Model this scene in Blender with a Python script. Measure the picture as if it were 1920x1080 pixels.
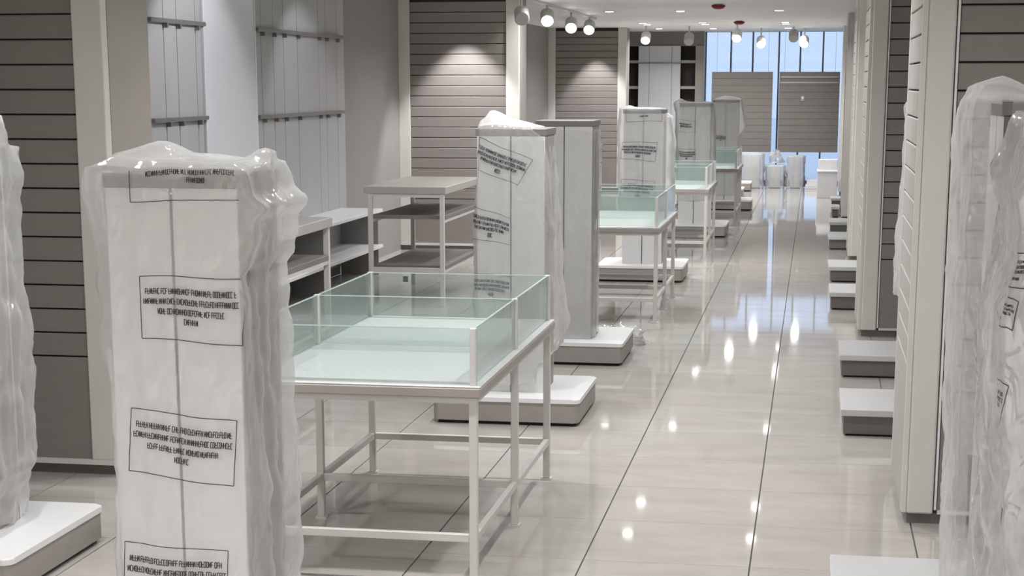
import bpy, bmesh, math, random
from mathutils import Vector, noise

# ------------------------------------------------------------------ camera, world, light, exposure
scene = bpy.context.scene
for o in list(bpy.data.objects):
    bpy.data.objects.remove(o)
COL = scene.collection
FPX, YAW, PIT, CX, CY, EYE = 3252.0, 0.17028, 0.19894, 960.0, 811.0, 1.70
F = Vector((-math.sin(YAW) * math.cos(PIT), math.cos(YAW) * math.cos(PIT), -math.sin(PIT)))
R = Vector((math.cos(YAW), math.sin(YAW), 0))
U = R.cross(F)
cam = bpy.data.cameras.new('camera')
cam.sensor_width = 36
cam.lens = FPX / 1920 * 36
cam.shift_y = (CY - 540) / 1920
cam.clip_start, cam.clip_end = 0.05, 400
camo = bpy.data.objects.new('camera', cam)
COL.objects.link(camo)
from mathutils import Matrix
camo.matrix_world = Matrix(((R.x, U.x, -F.x, 0), (R.y, U.y, -F.y, 0), (R.z, U.z, -F.z, EYE), (0, 0, 0, 1)))
scene.camera = camo

world = bpy.data.worlds.new('world')
scene.world = world
world.use_nodes = True
bg = world.node_tree.nodes['Background']
bg.inputs[0].default_value = (0.60, 0.74, 1.0, 1)
bg.inputs[1].default_value = 0.98

vs = scene.view_settings
vs.view_transform = 'Standard'
vs.look = 'None'
vs.gamma = 1
vs.use_curve_mapping = False
vs.exposure = 0.18
scene.cycles.transparent_max_bounces = 24

CEIL = 2.55
DOWN_W = 15.0        # watts of one ceiling downlight
SPOT_W = 26.0        # watts of one track spot
WHITE_LIGHT = (0.985, 0.99, 1.0)

def lamp_area(name, loc, size, watts, color=WHITE_LIGHT, rot=(0, 0, 0), spread=math.radians(150)):
    l = bpy.data.lights.new(name, 'AREA')
    l.shape = 'DISK'; l.size = size; l.energy = watts; l.color = color; l.spread = spread
    o = bpy.data.objects.new(name, l); COL.objects.link(o)
    o.location = loc; o.rotation_euler = rot
    return o

def lamp_spot(name, loc, target, watts, angle, blend=0.35, color=(1, 0.97, 0.96), r=0.03):
    l = bpy.data.lights.new(name, 'SPOT')
    l.energy = watts; l.spot_size = angle; l.spot_blend = blend; l.color = color; l.shadow_soft_size = r
    o = bpy.data.objects.new(name, l); COL.objects.link(o)
    o.location = loc
    o.rotation_euler = (Vector(target) - Vector(loc)).to_track_quat('-Z', 'Y').to_euler()
    return o

# pixel -> place on a known plane (the plane is the floor, a wall or the face the thing has)
def ray(x, y): return F + R * ((x - CX) / FPX) + U * ((CY - y) / FPX)
def on_y(x, y, Y):
    d = ray(x, y); return Vector((0, 0, EYE)) + d * (Y / d.y)
def on_x(x, y, X):
    d = ray(x, y); return Vector((0, 0, EYE)) + d * (X / d.x)
def on_z(x, y, Z):
    d = ray(x, y); return Vector((0, 0, EYE)) + d * ((Z - EYE) / d.z)

# ------------------------------------------------------------------ materials
def new_mat(name):
    m = bpy.data.materials.new(name); m.use_nodes = True
    nt = m.node_tree; nt.nodes.clear()
    out = nt.nodes.new('ShaderNodeOutputMaterial')
    return m, nt, out

def N(nt, t, **kw):
    n = nt.nodes.new(t)
    for k, v in kw.items():
        setattr(n, k, v)
    return n

def plain(name, col, rough=0.5, var=0.06, scale=9.0, metal=0.0, spec=0.5, bump=0.0, bscale=200, stretch=(1, 1, 1)):
    m, nt, out = new_mat(name)
    p = N(nt, 'ShaderNodeBsdfPrincipled')
    p.inputs['Roughness'].default_value = rough
    p.inputs['Metallic'].default_value = metal
    p.inputs['Specular IOR Level'].default_value = spec
    tc = N(nt, 'ShaderNodeTexCoord'); mp = N(nt, 'ShaderNodeMapping'); mp.inputs['Scale'].default_value = stretch
    nz = N(nt, 'ShaderNodeTexNoise'); nz.inputs['Scale'].default_value = scale; nz.inputs['Detail'].default_value = 5
    r = N(nt, 'ShaderNodeValToRGB')
    r.color_ramp.elements[0].position = 0.3; r.color_ramp.elements[1].position = 0.7
    r.color_ramp.elements[0].color = tuple(c * (1 - var) for c in col) + (1,)
    r.color_ramp.elements[1].color = tuple(min(1, c * (1 + var)) for c in col) + (1,)
    nt.links.new(tc.outputs['Object'], mp.inputs[0]); nt.links.new(mp.outputs[0], nz.inputs['Vector'])
    nt.links.new(nz.outputs['Fac'], r.inputs[0]); nt.links.new(r.outputs[0], p.inputs['Base Color'])
    if bump:
        n2 = N(nt, 'ShaderNodeTexNoise'); n2.inputs['Scale'].default_value = bscale
        b = N(nt, 'ShaderNodeBump'); b.inputs['Strength'].default_value = bump; b.inputs['Distance'].default_value = 0.002
        nt.links.new(tc.outputs['Object'], n2.inputs['Vector']); nt.links.new(n2.outputs['Fac'], b.inputs['Height'])
        nt.links.new(b.outputs[0], p.inputs['Normal'])
    nt.links.new(p.outputs[0], out.inputs[0])
    return m

def emit(name, col, strength):
    m, nt, out = new_mat(name)
    e = N(nt, 'ShaderNodeEmission'); e.inputs[0].default_value = col + (1,); e.inputs[1].default_value = strength
    nt.links.new(e.outputs[0], out.inputs[0])
    return m

def tile_mat():
    m, nt, out = new_mat('polished_tile')
    p = N(nt, 'ShaderNodeBsdfPrincipled')
    tc = N(nt, 'ShaderNodeNewGeometry'); oi = N(nt, 'ShaderNodeObjectInfo')
    mp = N(nt, 'ShaderNodeMapping'); mp.inputs['Scale'].default_value = (1.6, 4.2, 1)
    nt.links.new(tc.outputs['Position'], mp.inputs[0])
    n1 = N(nt, 'ShaderNodeTexNoise'); n1.inputs['Scale'].default_value = 1.3; n1.inputs['Detail'].default_value = 8; n1.inputs['Roughness'].default_value = 0.62
    nt.links.new(mp.outputs[0], n1.inputs['Vector'])
    r = N(nt, 'ShaderNodeValToRGB')
    r.color_ramp.elements[0].position = 0.30; r.color_ramp.elements[1].position = 0.72
    r.color_ramp.elements[0].color = (0.41, 0.382, 0.353, 1); r.color_ramp.elements[1].color = (0.50, 0.469, 0.437, 1)
    nt.links.new(n1.outputs['Fac'], r.inputs[0])
    # smudges of building dust
    n2 = N(nt, 'ShaderNodeTexNoise'); n2.inputs['Scale'].default_value = 2.6; n2.inputs['Detail'].default_value = 6
    nt.links.new(tc.outputs['Position'], n2.inputs['Vector'])
    r2 = N(nt, 'ShaderNodeValToRGB'); r2.color_ramp.elements[0].position = 0.66; r2.color_ramp.elements[1].position = 0.78
    nt.links.new(n2.outputs['Fac'], r2.inputs[0])
    sm = N(nt, 'ShaderNodeMath', operation='MULTIPLY'); sm.inputs[1].default_value = 0.3
    nt.links.new(r2.outputs[0], sm.inputs[0])
    mx = N(nt, 'ShaderNodeMixRGB'); mx.inputs[2].default_value = (0.30, 0.27, 0.25, 1)
    nt.links.new(sm.outputs[0], mx.inputs[0]); nt.links.new(r.outputs[0], mx.inputs[1])
    hs = N(nt, 'ShaderNodeHueSaturation')
    mr = N(nt, 'ShaderNodeMapRange'); mr.inputs[3].default_value = 0.965; mr.inputs[4].default_value = 1.035
    nt.links.new(oi.outputs['Random'], mr.inputs[0]); nt.links.new(mr.outputs[0], hs.inputs['Value'])
    nt.links.new(mx.outputs[0], hs.inputs['Color']); nt.links.new(hs.outputs[0], p.inputs['Base Color'])
    rr = N(nt, 'ShaderNodeMapRange'); rr.inputs[3].default_value = 0.03; rr.inputs[4].default_value = 0.06
    nt.links.new(n1.outputs['Fac'], rr.inputs[0]); nt.links.new(rr.outputs[0], p.inputs['Roughness'])
    p.inputs['Specular IOR Level'].default_value = 0.5
    nt.links.new(p.outputs[0], out.inputs[0])
    return m

def film_mat(name, opac, col=(0.88, 0.88, 0.875), rough=0.12, gloss=0.10):
    """milky polythene: partly see-through, diffusing, with a sheen on its creases"""
    m, nt, out = new_mat(name)
    tc = N(nt, 'ShaderNodeTexCoord')
    mp = N(nt, 'ShaderNodeMapping'); mp.inputs['Scale'].default_value = (1, 1, 0.5)
    nt.links.new(tc.outputs['Object'], mp.inputs[0])
    n1 = N(nt, 'ShaderNodeTexNoise'); n1.inputs['Scale'].default_value = 4.5; n1.inputs['Detail'].default_value = 2; n1.inputs['Distortion'].default_value = 0.6
    n2 = N(nt, 'ShaderNodeTexNoise'); n2.inputs['Scale'].default_value = 16; n2.inputs['Detail'].default_value = 2; n2.inputs['Distortion'].default_value = 1.5
    nt.links.new(mp.outputs[0], n1.inputs['Vector']); nt.links.new(mp.outputs[0], n2.inputs['Vector'])
    b = N(nt, 'ShaderNodeBump'); b.inputs['Strength'].default_value = 0.6; b.inputs['Distance'].default_value = 0.012
    nt.links.new(n2.outputs['Fac'], b.inputs['Height'])
    d = N(nt, 'ShaderNodeBsdfDiffuse'); d.inputs[0].default_value = col + (1,)
    t = N(nt, 'ShaderNodeBsdfTranslucent'); t.inputs[0].default_value = col + (1,)
    g = N(nt, 'ShaderNodeBsdfGlossy'); g.inputs['Roughness'].default_value = rough; g.inputs[0].default_value = (1, 1, 1, 1)
    tr = N(nt, 'ShaderNodeBsdfTransparent'); tr.inputs[0].default_value = (0.98, 0.98, 0.98, 1)
    nt.links.new(b.outputs[0], g.inputs['Normal'])
    m1 = N(nt, 'ShaderNodeMixShader'); m1.inputs[0].default_value = 0.45
    nt.links.new(d.outputs[0], m1.inputs[1]); nt.links.new(t.outputs[0], m1.inputs[2])
    mr = N(nt, 'ShaderNodeMapRange'); mr.inputs[1].default_value = 0.35; mr.inputs[2].default_value = 0.7
    mr.inputs[3].default_value = max(0, opac - 0.05); mr.inputs[4].default_value = min(1, opac + 0.07)
    nt.links.new(n1.outputs['Fac'], mr.inputs[0])
    # a film seen edge-on is looked through lengthwise and turns whiter
    lw0 = N(nt, 'ShaderNodeLayerWeight'); lw0.inputs[0].default_value = 0.35
    ad = N(nt, 'ShaderNodeMath', operation='MULTIPLY_ADD'); ad.inputs[1].default_value = 0.48
    nt.links.new(lw0.outputs['Facing'], ad.inputs[0]); nt.links.new(mr.outputs[0], ad.inputs[2])
    m2 = N(nt, 'ShaderNodeMixShader')
    nt.links.new(ad.outputs[0], m2.inputs[0]); nt.links.new(tr.outputs[0], m2.inputs[1]); nt.links.new(m1.outputs[0], m2.inputs[2])
    lw = N(nt, 'ShaderNodeLayerWeight'); lw.inputs[0].default_value = 0.25
    nt.links.new(b.outputs[0], lw.inputs['Normal'])
    fm = N(nt, 'ShaderNodeMapRange'); fm.inputs[3].default_value = gloss * 0.5; fm.inputs[4].default_value = gloss * 4
    nt.links.new(lw.outputs['Fresnel'], fm.inputs[0])
    m3 = N(nt, 'ShaderNodeMixShader')
    nt.links.new(fm.outputs[0], m3.inputs[0]); nt.links.new(m2.outputs[0], m3.inputs[1]); nt.links.new(g.outputs[0], m3.inputs[2])
    nt.links.new(m3.outputs[0], out.inputs[0])
    return m

def glass_mat(name, tint, haze=0.0, hazecol=(0.5, 0.66, 0.62)):
    m, nt, out = new_mat(name)
    tr = N(nt, 'ShaderNodeBsdfTransparent'); tr.inputs[0].default_value = tint + (1,)
    g = N(nt, 'ShaderNodeBsdfGlossy'); g.inputs['Roughness'].default_value = 0.02
    lw = N(nt, 'ShaderNodeFresnel'); lw.inputs[0].default_value = 1.5
    d = N(nt, 'ShaderNodeBsdfDiffuse'); d.inputs[0].default_value = hazecol + (1,)
    tl = N(nt, 'ShaderNodeBsdfTranslucent'); tl.inputs[0].default_value = hazecol + (1,)
    m0 = N(nt, 'ShaderNodeMixShader'); m0.inputs[0].default_value = 0.5
    nt.links.new(d.outputs[0], m0.inputs[1]); nt.links.new(tl.outputs[0], m0.inputs[2])
    m1 = N(nt, 'ShaderNodeMixShader'); m1.inputs[0].default_value = haze
    nt.links.new(tr.outputs[0], m1.inputs[1]); nt.links.new(m0.outputs[0], m1.inputs[2])
    m2 = N(nt, 'ShaderNodeMixShader')
    fr = N(nt, 'ShaderNodeMath', operation='MULTIPLY'); fr.inputs[1].default_value = 0.5
    nt.links.new(lw.outputs[0], fr.inputs[0])
    nt.links.new(fr.outputs[0], m2.inputs[0]); nt.links.new(m1.outputs[0], m2.inputs[1]); nt.links.new(g.outputs[0], m2.inputs[2])
    nt.links.new(m2.outputs[0], out.inputs[0])
    return m

M = {}
M['tile'] = tile_mat()
M['grout'] = plain('grout', (0.10, 0.092, 0.085), 0.9)
M['slat'] = plain('taupe_slat', (0.235, 0.212, 0.195), 0.5, 0.05, 5, stretch=(1, 1, 6))
M['slat_aisle_lit'] = plain('aisle_lit_taupe_slat', (0.44, 0.42, 0.395), 0.5, 0.04, 5)  # taupe slat made paler: light on the aisle faces put into the colour
M['slat_back'] = plain('slat_backing', (0.035, 0.032, 0.030), 0.8)
M['post'] = plain('ivory_lacquer', (0.65, 0.63, 0.585), 0.42, 0.025, 4)
M['side'] = plain('beige_lacquer', (0.34, 0.315, 0.28), 0.45, 0.04, 3)
M['plinth'] = plain('grey_plinth', (0.17, 0.16, 0.148), 0.5)
M['wall'] = plain('grey_wall_paint', (0.265, 0.253, 0.243), 0.75, 0.03, 2.5)
M['wall_panel'] = plain('pale_grey_wall_panel', (0.40, 0.402, 0.408), 0.5, 0.03, 2.5)
M['ceiling'] = plain('ceiling_paint', (0.90, 0.895, 0.88), 0.6, 0.02, 2)
M['gap'] = plain('ceiling_gap', (0.42, 0.41, 0.40), 0.8)
M['white'] = plain('white_lacquer', (0.80, 0.80, 0.80), 0.3, 0.015, 4)
M['body'] = plain('taupe_base_board', (0.33, 0.305, 0.28), 0.5, 0.06, 6)
M['dark_body'] = plain('dark_taupe_base_board', (0.15, 0.138, 0.128), 0.5, 0.06, 6)
M['shadow_gap'] = plain('black_skirting', (0.02, 0.02, 0.02), 0.7)
M['column'] = plain('white_column_board', (0.66, 0.66, 0.655), 0.35, 0.02, 4)
M['seam'] = plain('seam_channel', (0.12, 0.12, 0.12), 0.4, metal=0.4)
M['metal'] = plain('ivory_powder_coat', (0.64, 0.625, 0.595), 0.38, 0.02, 8)
M['apron'] = plain('taupe_table_edge', (0.36, 0.33, 0.305), 0.45, 0.04, 8)
M['tabletop'] = plain('white_table_top', (0.68, 0.685, 0.68), 0.22, 0.015, 4)
M['standtop'] = plain('greige_stand_top', (0.45, 0.42, 0.395), 0.4, 0.05, 4)
M['standshelf'] = plain('taupe_stand_shelf', (0.20, 0.185, 0.175), 0.5, 0.05, 4)
M['glass'] = glass_mat('green_glass', (0.925, 0.957, 0.947), 0.075, (0.58, 0.68, 0.65))
M['glass_edge'] = plain('green_glass_edge', (0.50, 0.63, 0.59), 0.15)
M['winglass'] = glass_mat('window_glass', (0.93, 0.96, 0.99))
M['mullion'] = plain('grey_mullion', (0.22, 0.24, 0.27), 0.4, metal=0.3)
M['rail'] = plain('satin_rail', (0.26, 0.255, 0.25), 0.35, metal=0.6)
M['film'] = film_mat('milky_film', 0.32)
M['film_far'] = film_mat('milky_film_far', 0.46, gloss=0.08)
M['film_clear'] = film_mat('glossy_film', 0.22, rough=0.08, gloss=0.22)
M['film_thin'] = film_mat('clear_sleeve_film', 0.08, rough=0.06, gloss=0.16)
M['cap'] = plain('grey_cap_edge', (0.20, 0.188, 0.178), 0.45, 0.04, 8)
M['steptop'] = plain('pale_grey_step_top', (0.55, 0.55, 0.55), 0.3, 0.02, 5)
M['ink'] = plain('black_ink', (0.035, 0.035, 0.038), 0.6)
M['mirror'] = plain('pale_glossy_panel', (0.66, 0.685, 0.72), 0.16, 0.01, 2)
M['brown'] = plain('dark_brown_board', (0.062, 0.05, 0.044), 0.5, 0.1, 6)
M['fixture'] = plain('white_fixture', (0.70, 0.69, 0.67), 0.4, 0.01)
M['fixture_grey'] = plain('grey_fixture', (0.38, 0.38, 0.37), 0.4, 0.01)
M['lens'] = emit('lamp_lens', (1, 0.97, 0.93), 14.0)
M['red'] = plain('red_plastic', (0.22, 0.008, 0.015), 0.35)
M['pave'] = plain('outdoor_paving', (0.80, 0.81, 0.82), 0.8)
M['box'] = plain('white_carton', (0.62, 0.62, 0.63), 0.55, 0.03, 5)
M['rubber'] = plain('black_glide', (0.03, 0.03, 0.03), 0.5)

# ------------------------------------------------------------------ builders
def link_mesh(name, me, mat, parent=None, loc=None):
    o = bpy.data.objects.new(name, me); COL.objects.link(o)
    if mat is not None and not me.materials: me.materials.append(mat)
    if parent is not None: o.parent = parent
    if loc is not None: o.location = loc
    return o

def boxes_mesh(name, boxes, bevel=0.0, segs=1):
    bm = bmesh.new()
    for (x0, y0, z0, x1, y1, z1) in boxes:
        vs_ = [bm.verts.new(v) for v in ((x0, y0, z0), (x1, y0, z0), (x1, y1, z0), (x0, y1, z0), (x0, y0, z1), (x1, y0, z1), (x1, y1, z1), (x0, y1, z1))]
        for f in ((3, 2, 1, 0), (4, 5, 6, 7), (0, 1, 5, 4), (1, 2, 6, 5), (2, 3, 7, 6), (3, 0, 4, 7)):
            bm.faces.new([vs_[i] for i in f])
    if bevel:
        bmesh.ops.bevel(bm, geom=list(bm.edges), offset=bevel, segments=segs, profile=0.5, affect='EDGES')
    me = bpy.data.meshes.new(name); bm.to_mesh(me); bm.free()
    return me

def box(name, x0, y0, z0, x1, y1, z1, mat, parent=None, bevel=0.0, segs=1):
    off = parent_off(parent)
    me = boxes_mesh(name, [(x0 - off[0], y0 - off[1], z0 - off[2], x1 - off[0], y1 - off[1], z1 - off[2])], bevel, segs)
    return link_mesh(name, me, M[mat], parent)

def parent_off(p):
    v = Vector((0, 0, 0))
    while p is not None:
        v += p.location; p = p.parent
    return v

def rounded_slab(name, x0, y0, z0, x1, y1, z1, r, mat, parent=None, edge=0.004):
    off = parent_off(parent)
    bm = bmesh.new(); pts = []
    for (cx, cy, a0) in ((x1 - r, y1 - r, 0), (x0 + r, y1 - r, 90), (x0 + r, y0 + r, 180), (x1 - r, y0 + r, 270)):
        for k in range(6):
            a = math.radians(a0 + k * 18); pts.append((cx + r * math.cos(a), cy + r * math.sin(a)))
    lo = [bm.verts.new((p[0] - off.x, p[1] - off.y, z0 - off.z)) for p in pts]
    hi = [bm.verts.new((p[0] - off.x, p[1] - off.y, z1 - off.z)) for p in pts]
    n = len(pts)
    top = bm.faces.new(hi); bm.faces.new(lo[::-1])
    for i in range(n):
        bm.faces.new((lo[i], lo[(i + 1) % n], hi[(i + 1) % n], hi[i]))
    if edge:
        bmesh.ops.bevel(bm, geom=list(top.edges), offset=edge, segments=2, profile=0.5, affect='EDGES')
    me = bpy.data.meshes.new(name); bm.to_mesh(me); bm.free()
    return link_mesh(name, me, M[mat], parent)

def lathe(name, prof, mat, parent=None, loc=(0, 0, 0), rot=None, n=20):
    """prof: list of (radius, z)"""
    bm = bmesh.new(); rings = []
    for (r, z) in prof:
        rings.append([bm.verts.new((r * math.cos(2 * math.pi * k / n), r * math.sin(2 * math.pi * k / n), z)) for k in range(n)])
    for a, b in zip(rings, rings[1:]):
        for k in range(n):
            bm.faces.new((a[k], a[(k + 1) % n], b[(k + 1) % n], b[k]))
    bm.faces.new(rings[0][::-1]); bm.faces.new(rings[-1])
    bmesh.ops.recalc_face_normals(bm, faces=bm.faces)
    me = bpy.data.meshes.new(name); bm.to_mesh(me); bm.free()
    for p in me.polygons: p.use_smooth = len(p.vertices) == 4
    o = link_mesh(name, me, M[mat], parent, loc)
    if rot is not None: o.rotation_euler = rot
    return o

def thing(name, loc, label, cat, group=None):
    o = bpy.data.objects.new(name, None); COL.objects.link(o)
    o.empty_display_size = 0.1
    o.location = loc; tag(o, label, cat, group)
    return o

def tag(o, label=None, cat=None, group=None, kind=None):
    if label: o['label'] = label
    if cat: o['category'] = cat
    if group: o['group'] = group
    if kind: o['kind'] = kind
    return o

# ------------------------------------------------------------------ the room shell
XL, XR, YB, YE = -4.2, 2.0, -8.0, 30.5
T, LX, RY = 0.6, -0.777, 6.0487      # tile size, one long joint, one cross joint
floor = tag(box('floor', XL, YB, -0.06, XR, YE + 0.02, -0.004, 'grout'), 'polished beige grey porcelain tile floor with dark long joints', None, None, 'structure')
tile_me = boxes_mesh('tile', [(0.003, 0.0012, -0.012, T - 0.003, T - 0.0012, 0.0)])
tile_me.materials.append(M['tile'])
cols = range(-6, 5)
rest = []
ntile = 0
for j in range(-24, 42):
    for i in cols:
        x0, y0 = LX + T * i, RY + T * j
        a, b = max(x0, XL), min(x0 + T, XR)
        c, d = max(y0, YB), min(y0 + T, YE)
        if b - a < 0.02 or d - c < 0.02: continue
        whole = (b - a) > T - 1e-4 and (d - c) > T - 1e-4
        if whole and -1 <= j <= 30 and -4.4 < x0 < 0.9 and ntile < 296 and x0 > -0.13 * y0 - 2.7:
            link_mesh('tile', tile_me, None, floor, (x0, y0, 0)); ntile += 1
        else:
            rest.append((a + 0.003, c + 0.0012, -0.012, b - 0.003, d - 0.0012, 0.0))
me = boxes_mesh('outer_tiles', rest); me.materials.append(M['tile'])
tag(link_mesh('outer_tiles', me, None, floor), None, None, None, 'stuff')

wl = tag(box('wall_left', XL - 0.15, YB, 0, XL, YE, CEIL, 'wall'), 'plain warm grey painted side wall behind the rails', None, None, 'structure')
tag(box('wall_right', XR, YB, 0, XR + 0.15, YE, CEIL, 'wall'), 'grey painted side wall behind the slatted partitions', None, None, 'structure')
tag(box('wall_back', XL, YB - 0.15, 0, XR, YB, CEIL, 'wall'), 'grey painted wall closing the shop', None, None, 'structure')
ceil = tag(box('ceiling', XL - 0.15, YB - 0.15, CEIL + 0.012, XR + 0.15, YE + 0.25, CEIL + 0.15, 'gap'), 'white boarded ceiling with recessed downlights', None, None, 'structure')
yy = YB
while yy < YE + 0.2:
    box('ceiling_board', XL - 0.1, yy + 0.006, CEIL, XR + 0.1, min(yy + 1.294, YE + 0.25), CEIL + 0.02, 'ceiling', ceil)
    yy += 1.3

# far end: wall beside the shop window, glazing, paving outside
tag(box('wall_end', XL, YE, 0, -1.88, YE + 0.2, CEIL, 'wall'), 'grey end wall beside the shop window', None, None, 'structure')
tag(box('wall_end_right', 0.60, YE, 0, XR, YE + 0.2, CEIL, 'wall'), 'grey end wall right of the shop window', None, None, 'structure')
tag(box('ground_outside', -30, YE + 0.3, -0.12, 30, YE + 60, -0.05, 'pave'), 'pale paving outside the shop window', None, None, 'structure')
win = thing('window_1', (-0.7, YE, 0), 'tall shop window divided by slim dark mullions', None)
win['kind'] = 'structure'
mx = [-1.88, -1.45, -1.08, -0.64, -0.28, 0.10, 0.60]
for x in mx:
    box('mullion', x - 0.014, YE, 0, x + 0.014, YE + 0.09, CEIL, 'mullion', win)
box('transom', mx[0], YE + 0.005, 0.0, mx[-1], YE + 0.08, 0.05, 'mullion', win)
for a, b in zip(mx, mx[1:]):
    box('pane', a + 0.014, YE + 0.04, 0.05, b - 0.014, YE + 0.052, CEIL, 'winglass', win)

# ------------------------------------------------------------------ slatted partitions
PITCH, G0 = 0.104, 0.528
slat_cache = {}
def slat_mesh(L):
    k = round(L, 3)
    if k not in slat_cache:
        h, t, c = PITCH - 0.007, 0.018, 0.004
        prof = [(0, 0), (-t + 0.002, 0), (-t, 0.002), (-t, h - c), (-t + c, h), (0, h)]
        v = [(0, y, z) for y, z in prof] + [(L, y, z) for y, z in prof]
        n = len(prof)
        f = [tuple(range(n))[::-1], tuple(range(n, 2 * n))] + [(i, (i + 1) % n, n + (i + 1) % n, n + i) for i in range(n)]
        me = bpy.data.meshes.new('slat'); me.from_pydata(v, [], [q[::-1] for q in f]); me.update()
        bm = bmesh.new(); bm.from_mesh(me); bmesh.ops.recalc_face_normals(bm, faces=bm.faces); bm.to_mesh(me); bm.free()
        slat_cache[k] = me
    return slat_cache[k]

def slat_run(parent, origin, L, mat, rotz=0.0, ztop=CEIL, first=0):
    """slats on a face; origin = lower start corner of the backing face, slats run along local +x and stand proud towards local -y"""
    off = parent_off(parent)
    me0 = slat_mesh(L)
    key = (round(L, 3), mat)
    if key not in slat_cache:
        m2 = me0.copy(); m2.materials.clear(); m2.materials.append(M[mat]); slat_cache[key] = m2
    me = slat_cache[key]
    k = first
    while G0 + (k + 1) * PITCH <= ztop + 0.001:
        o = link_mesh('slat', me, None, parent, Vector((origin[0], origin[1], G0 + 0.0035 + k * PITCH)) - off)
        o.rotation_euler = (0, 0, rotz)
        k += 1
    return G0 + k * PITCH

def fin_left(Y, depth, label, xin=-2.955, panel_r=-3.09, post_w=0.13, lpost=None):
    """partition standing out from the left wall, face towards the entrance"""
    t = thing('slatwall_partition', (xin, Y, 0), label, 'partition')
    x0 = XL
    box('core', x0, Y + 0.045, 0.05, xin - 0.012, Y + depth - 0.01, CEIL, 'slat', t)
    box('plinth', x0, Y + 0.03, 0.0, xin - 0.02, Y + depth - 0.02, 0.05, 'plinth', t)
    box('plinth_lip', x0, Y - 0.005, 0.05, xin + 0.002, Y + 0.045, 0.072, 'post', t)
    box('backing', x0, Y + 0.03, 0.07, panel_r, Y + 0.046, CEIL, 'slat_back', t)
    a = x0 if lpost is None else x0 + lpost
    box('lower_panel', a, Y + 0.012, 0.072, panel_r - 0.002, Y + 0.03, G0 - 0.0035, 'slat', t)
    zt = slat_run(t, (a, Y + 0.03), panel_r - 0.002 - a, 'slat', 0, CEIL - 0.02)
    if lpost:
        box('post', x0, Y, 0.07, a - 0.003, Y + 0.05, CEIL, 'post', t, 0.003)
    box('post', panel_r, Y, 0.07, xin, Y + 0.06, CEIL, 'post', t, 0.006, 2)
    box('side_panel', xin - 0.014, Y + 0.062, 0.05, xin, Y + depth, CEIL, 'side', t)
    return t

fin_left(7.05, 0.52, 'dark taupe slatted partition with ivory end post behind the wrapped towers')
fin_left(17.6, 0.45, 'slatted partition lit by a bright oval of spotlight, beside the tiered stand', lpost=0.12)
fin_left(27.8, 0.45, 'slatted partition with two ivory posts at the far end of the side wall', lpost=0.12)

def fin_right(Y, depth, xf, label):
    t = thing('slatwall_partition', (xf, Y, 0), label, 'partition')
    box('core', xf + 0.03, Y + 0.05, 0.045, XR, Y + depth - 0.012, CEIL, 'slat', t)
    box('plinth', xf + 0.025, Y + 0.03, 0.0, XR, Y + depth - 0.03, 0.045, 'plinth', t)
    # front post with its rounded corner and the thin white bead beside the slats
    box('post', xf + 0.022, Y, 0.045, xf + 0.122, Y + 0.055, CEIL, 'post', t, 0.008, 2)
    box('corner_strip', xf, Y + 0.012, 0.045, xf + 0.022, Y + 0.062, CEIL, 'post', t, 0.003)
    box('bead', xf + 0.126, Y + 0.008, 0.06, xf + 0.136, Y + 0.05, CEIL, 'white', t, 0.002)
    a = xf + 0.139
    box('backing', a, Y + 0.035, 0.05, XR, Y + 0.052, CEIL, 'slat_back', t)
    box('lower_panel', a, Y + 0.017, 0.06, XR, Y + 0.035, G0 - 0.0035, 'slat', t)
    box('plinth_lip', a, Y + 0.005, 0.045, XR, Y + 0.05, 0.06, 'post', t)
    slat_run(t, (a, Y + 0.035), XR - a, 'slat', 0, CEIL - 0.05)
    # aisle face
    y1 = Y + depth
    box('side_backing', xf + 0.018, Y + 0.062, 0.05, xf + 0.032, y1 - 0.02, CEIL, 'slat_back', t)
    box('side_lower_panel', xf, Y + 0.064, 0.045, xf + 0.018, y1 - 0.02, G0 - 0.0035, 'slat_aisle_lit', t)
    slat_run(t, (xf + 0.018, y1 - 0.02), y1 - 0.02 - (Y + 0.064), 'slat_aisle_lit', -math.pi / 2, 2.40)
    box('side_header', xf, Y + 0.064, 2.40, xf + 0.018, y1 - 0.02, CEIL, 'post', t)
    box('rear_post', xf - 0.002, y1 - 0.02, 0.045, xf + 0.12, y1, CEIL, 'post', t, 0.003)
    return t

RF = [(6.77, 0.88, 0.383), (11.98, 0.88, 0.335), (17.2, 0.88, 0.36), (22.4, 0.88, 0.365), (27.5, 0.7, 0.39)]
RL = ['slatted partition with broad ivory post and plastic bag hanging in front of it',
      'slatted partition second along the aisle, dark panel beside ivory post',
      'slatted partition third along the aisle from the bagged units',
      'slatted partition fourth along the aisle from the bagged units',
      'slatted partition last along the aisle, close to the shop window']
for (Y, d, xf), lb in zip(RF, RL):
    fin_right(Y, d, xf, lb)

# ------------------------------------------------------------------ left wall fittings
def rail(y0, y1, z, brackets, label):
    t = thing('wall_rail', (XL, y0, z), label, 'rail')
    box('bar', XL + 0.02, y0, z - 0.014, XL + 0.05, y1, z + 0.014, 'rail', t, 0.004)
    for b in brackets:
        box('bracket', XL + 0.002, b - 0.012, z - 0.045, XL + 0.046, b + 0.012, z - 0.012, 'rail', t)
UA = [11.0, 11.24, 11.6]; UB = [13.05, 13.35, 13.62, 14.0, 14.62, 14.85, 15.2]
rail(10.7, 11.72, 2.095, UA, 'short upper wall rail beside the pale glossy panel')
rail(10.7, 11.72, 1.462, UA, 'short lower wall rail beside the pale glossy panel')
rail(12.88, 15.32, 2.096, UB, 'long upper wall rail on the grooved wall panels')
rail(12.88, 15.32, 1.445, UB, 'long lower wall rail on the grooved wall panels')
t = thing('wall_panelling', (XL, 10.0, 0), 'pale grey wall boards with upright slots behind the rails', 'wall panel')
edges = [7.6, 9.2, 10.6] + UA + [11.71]
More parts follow.
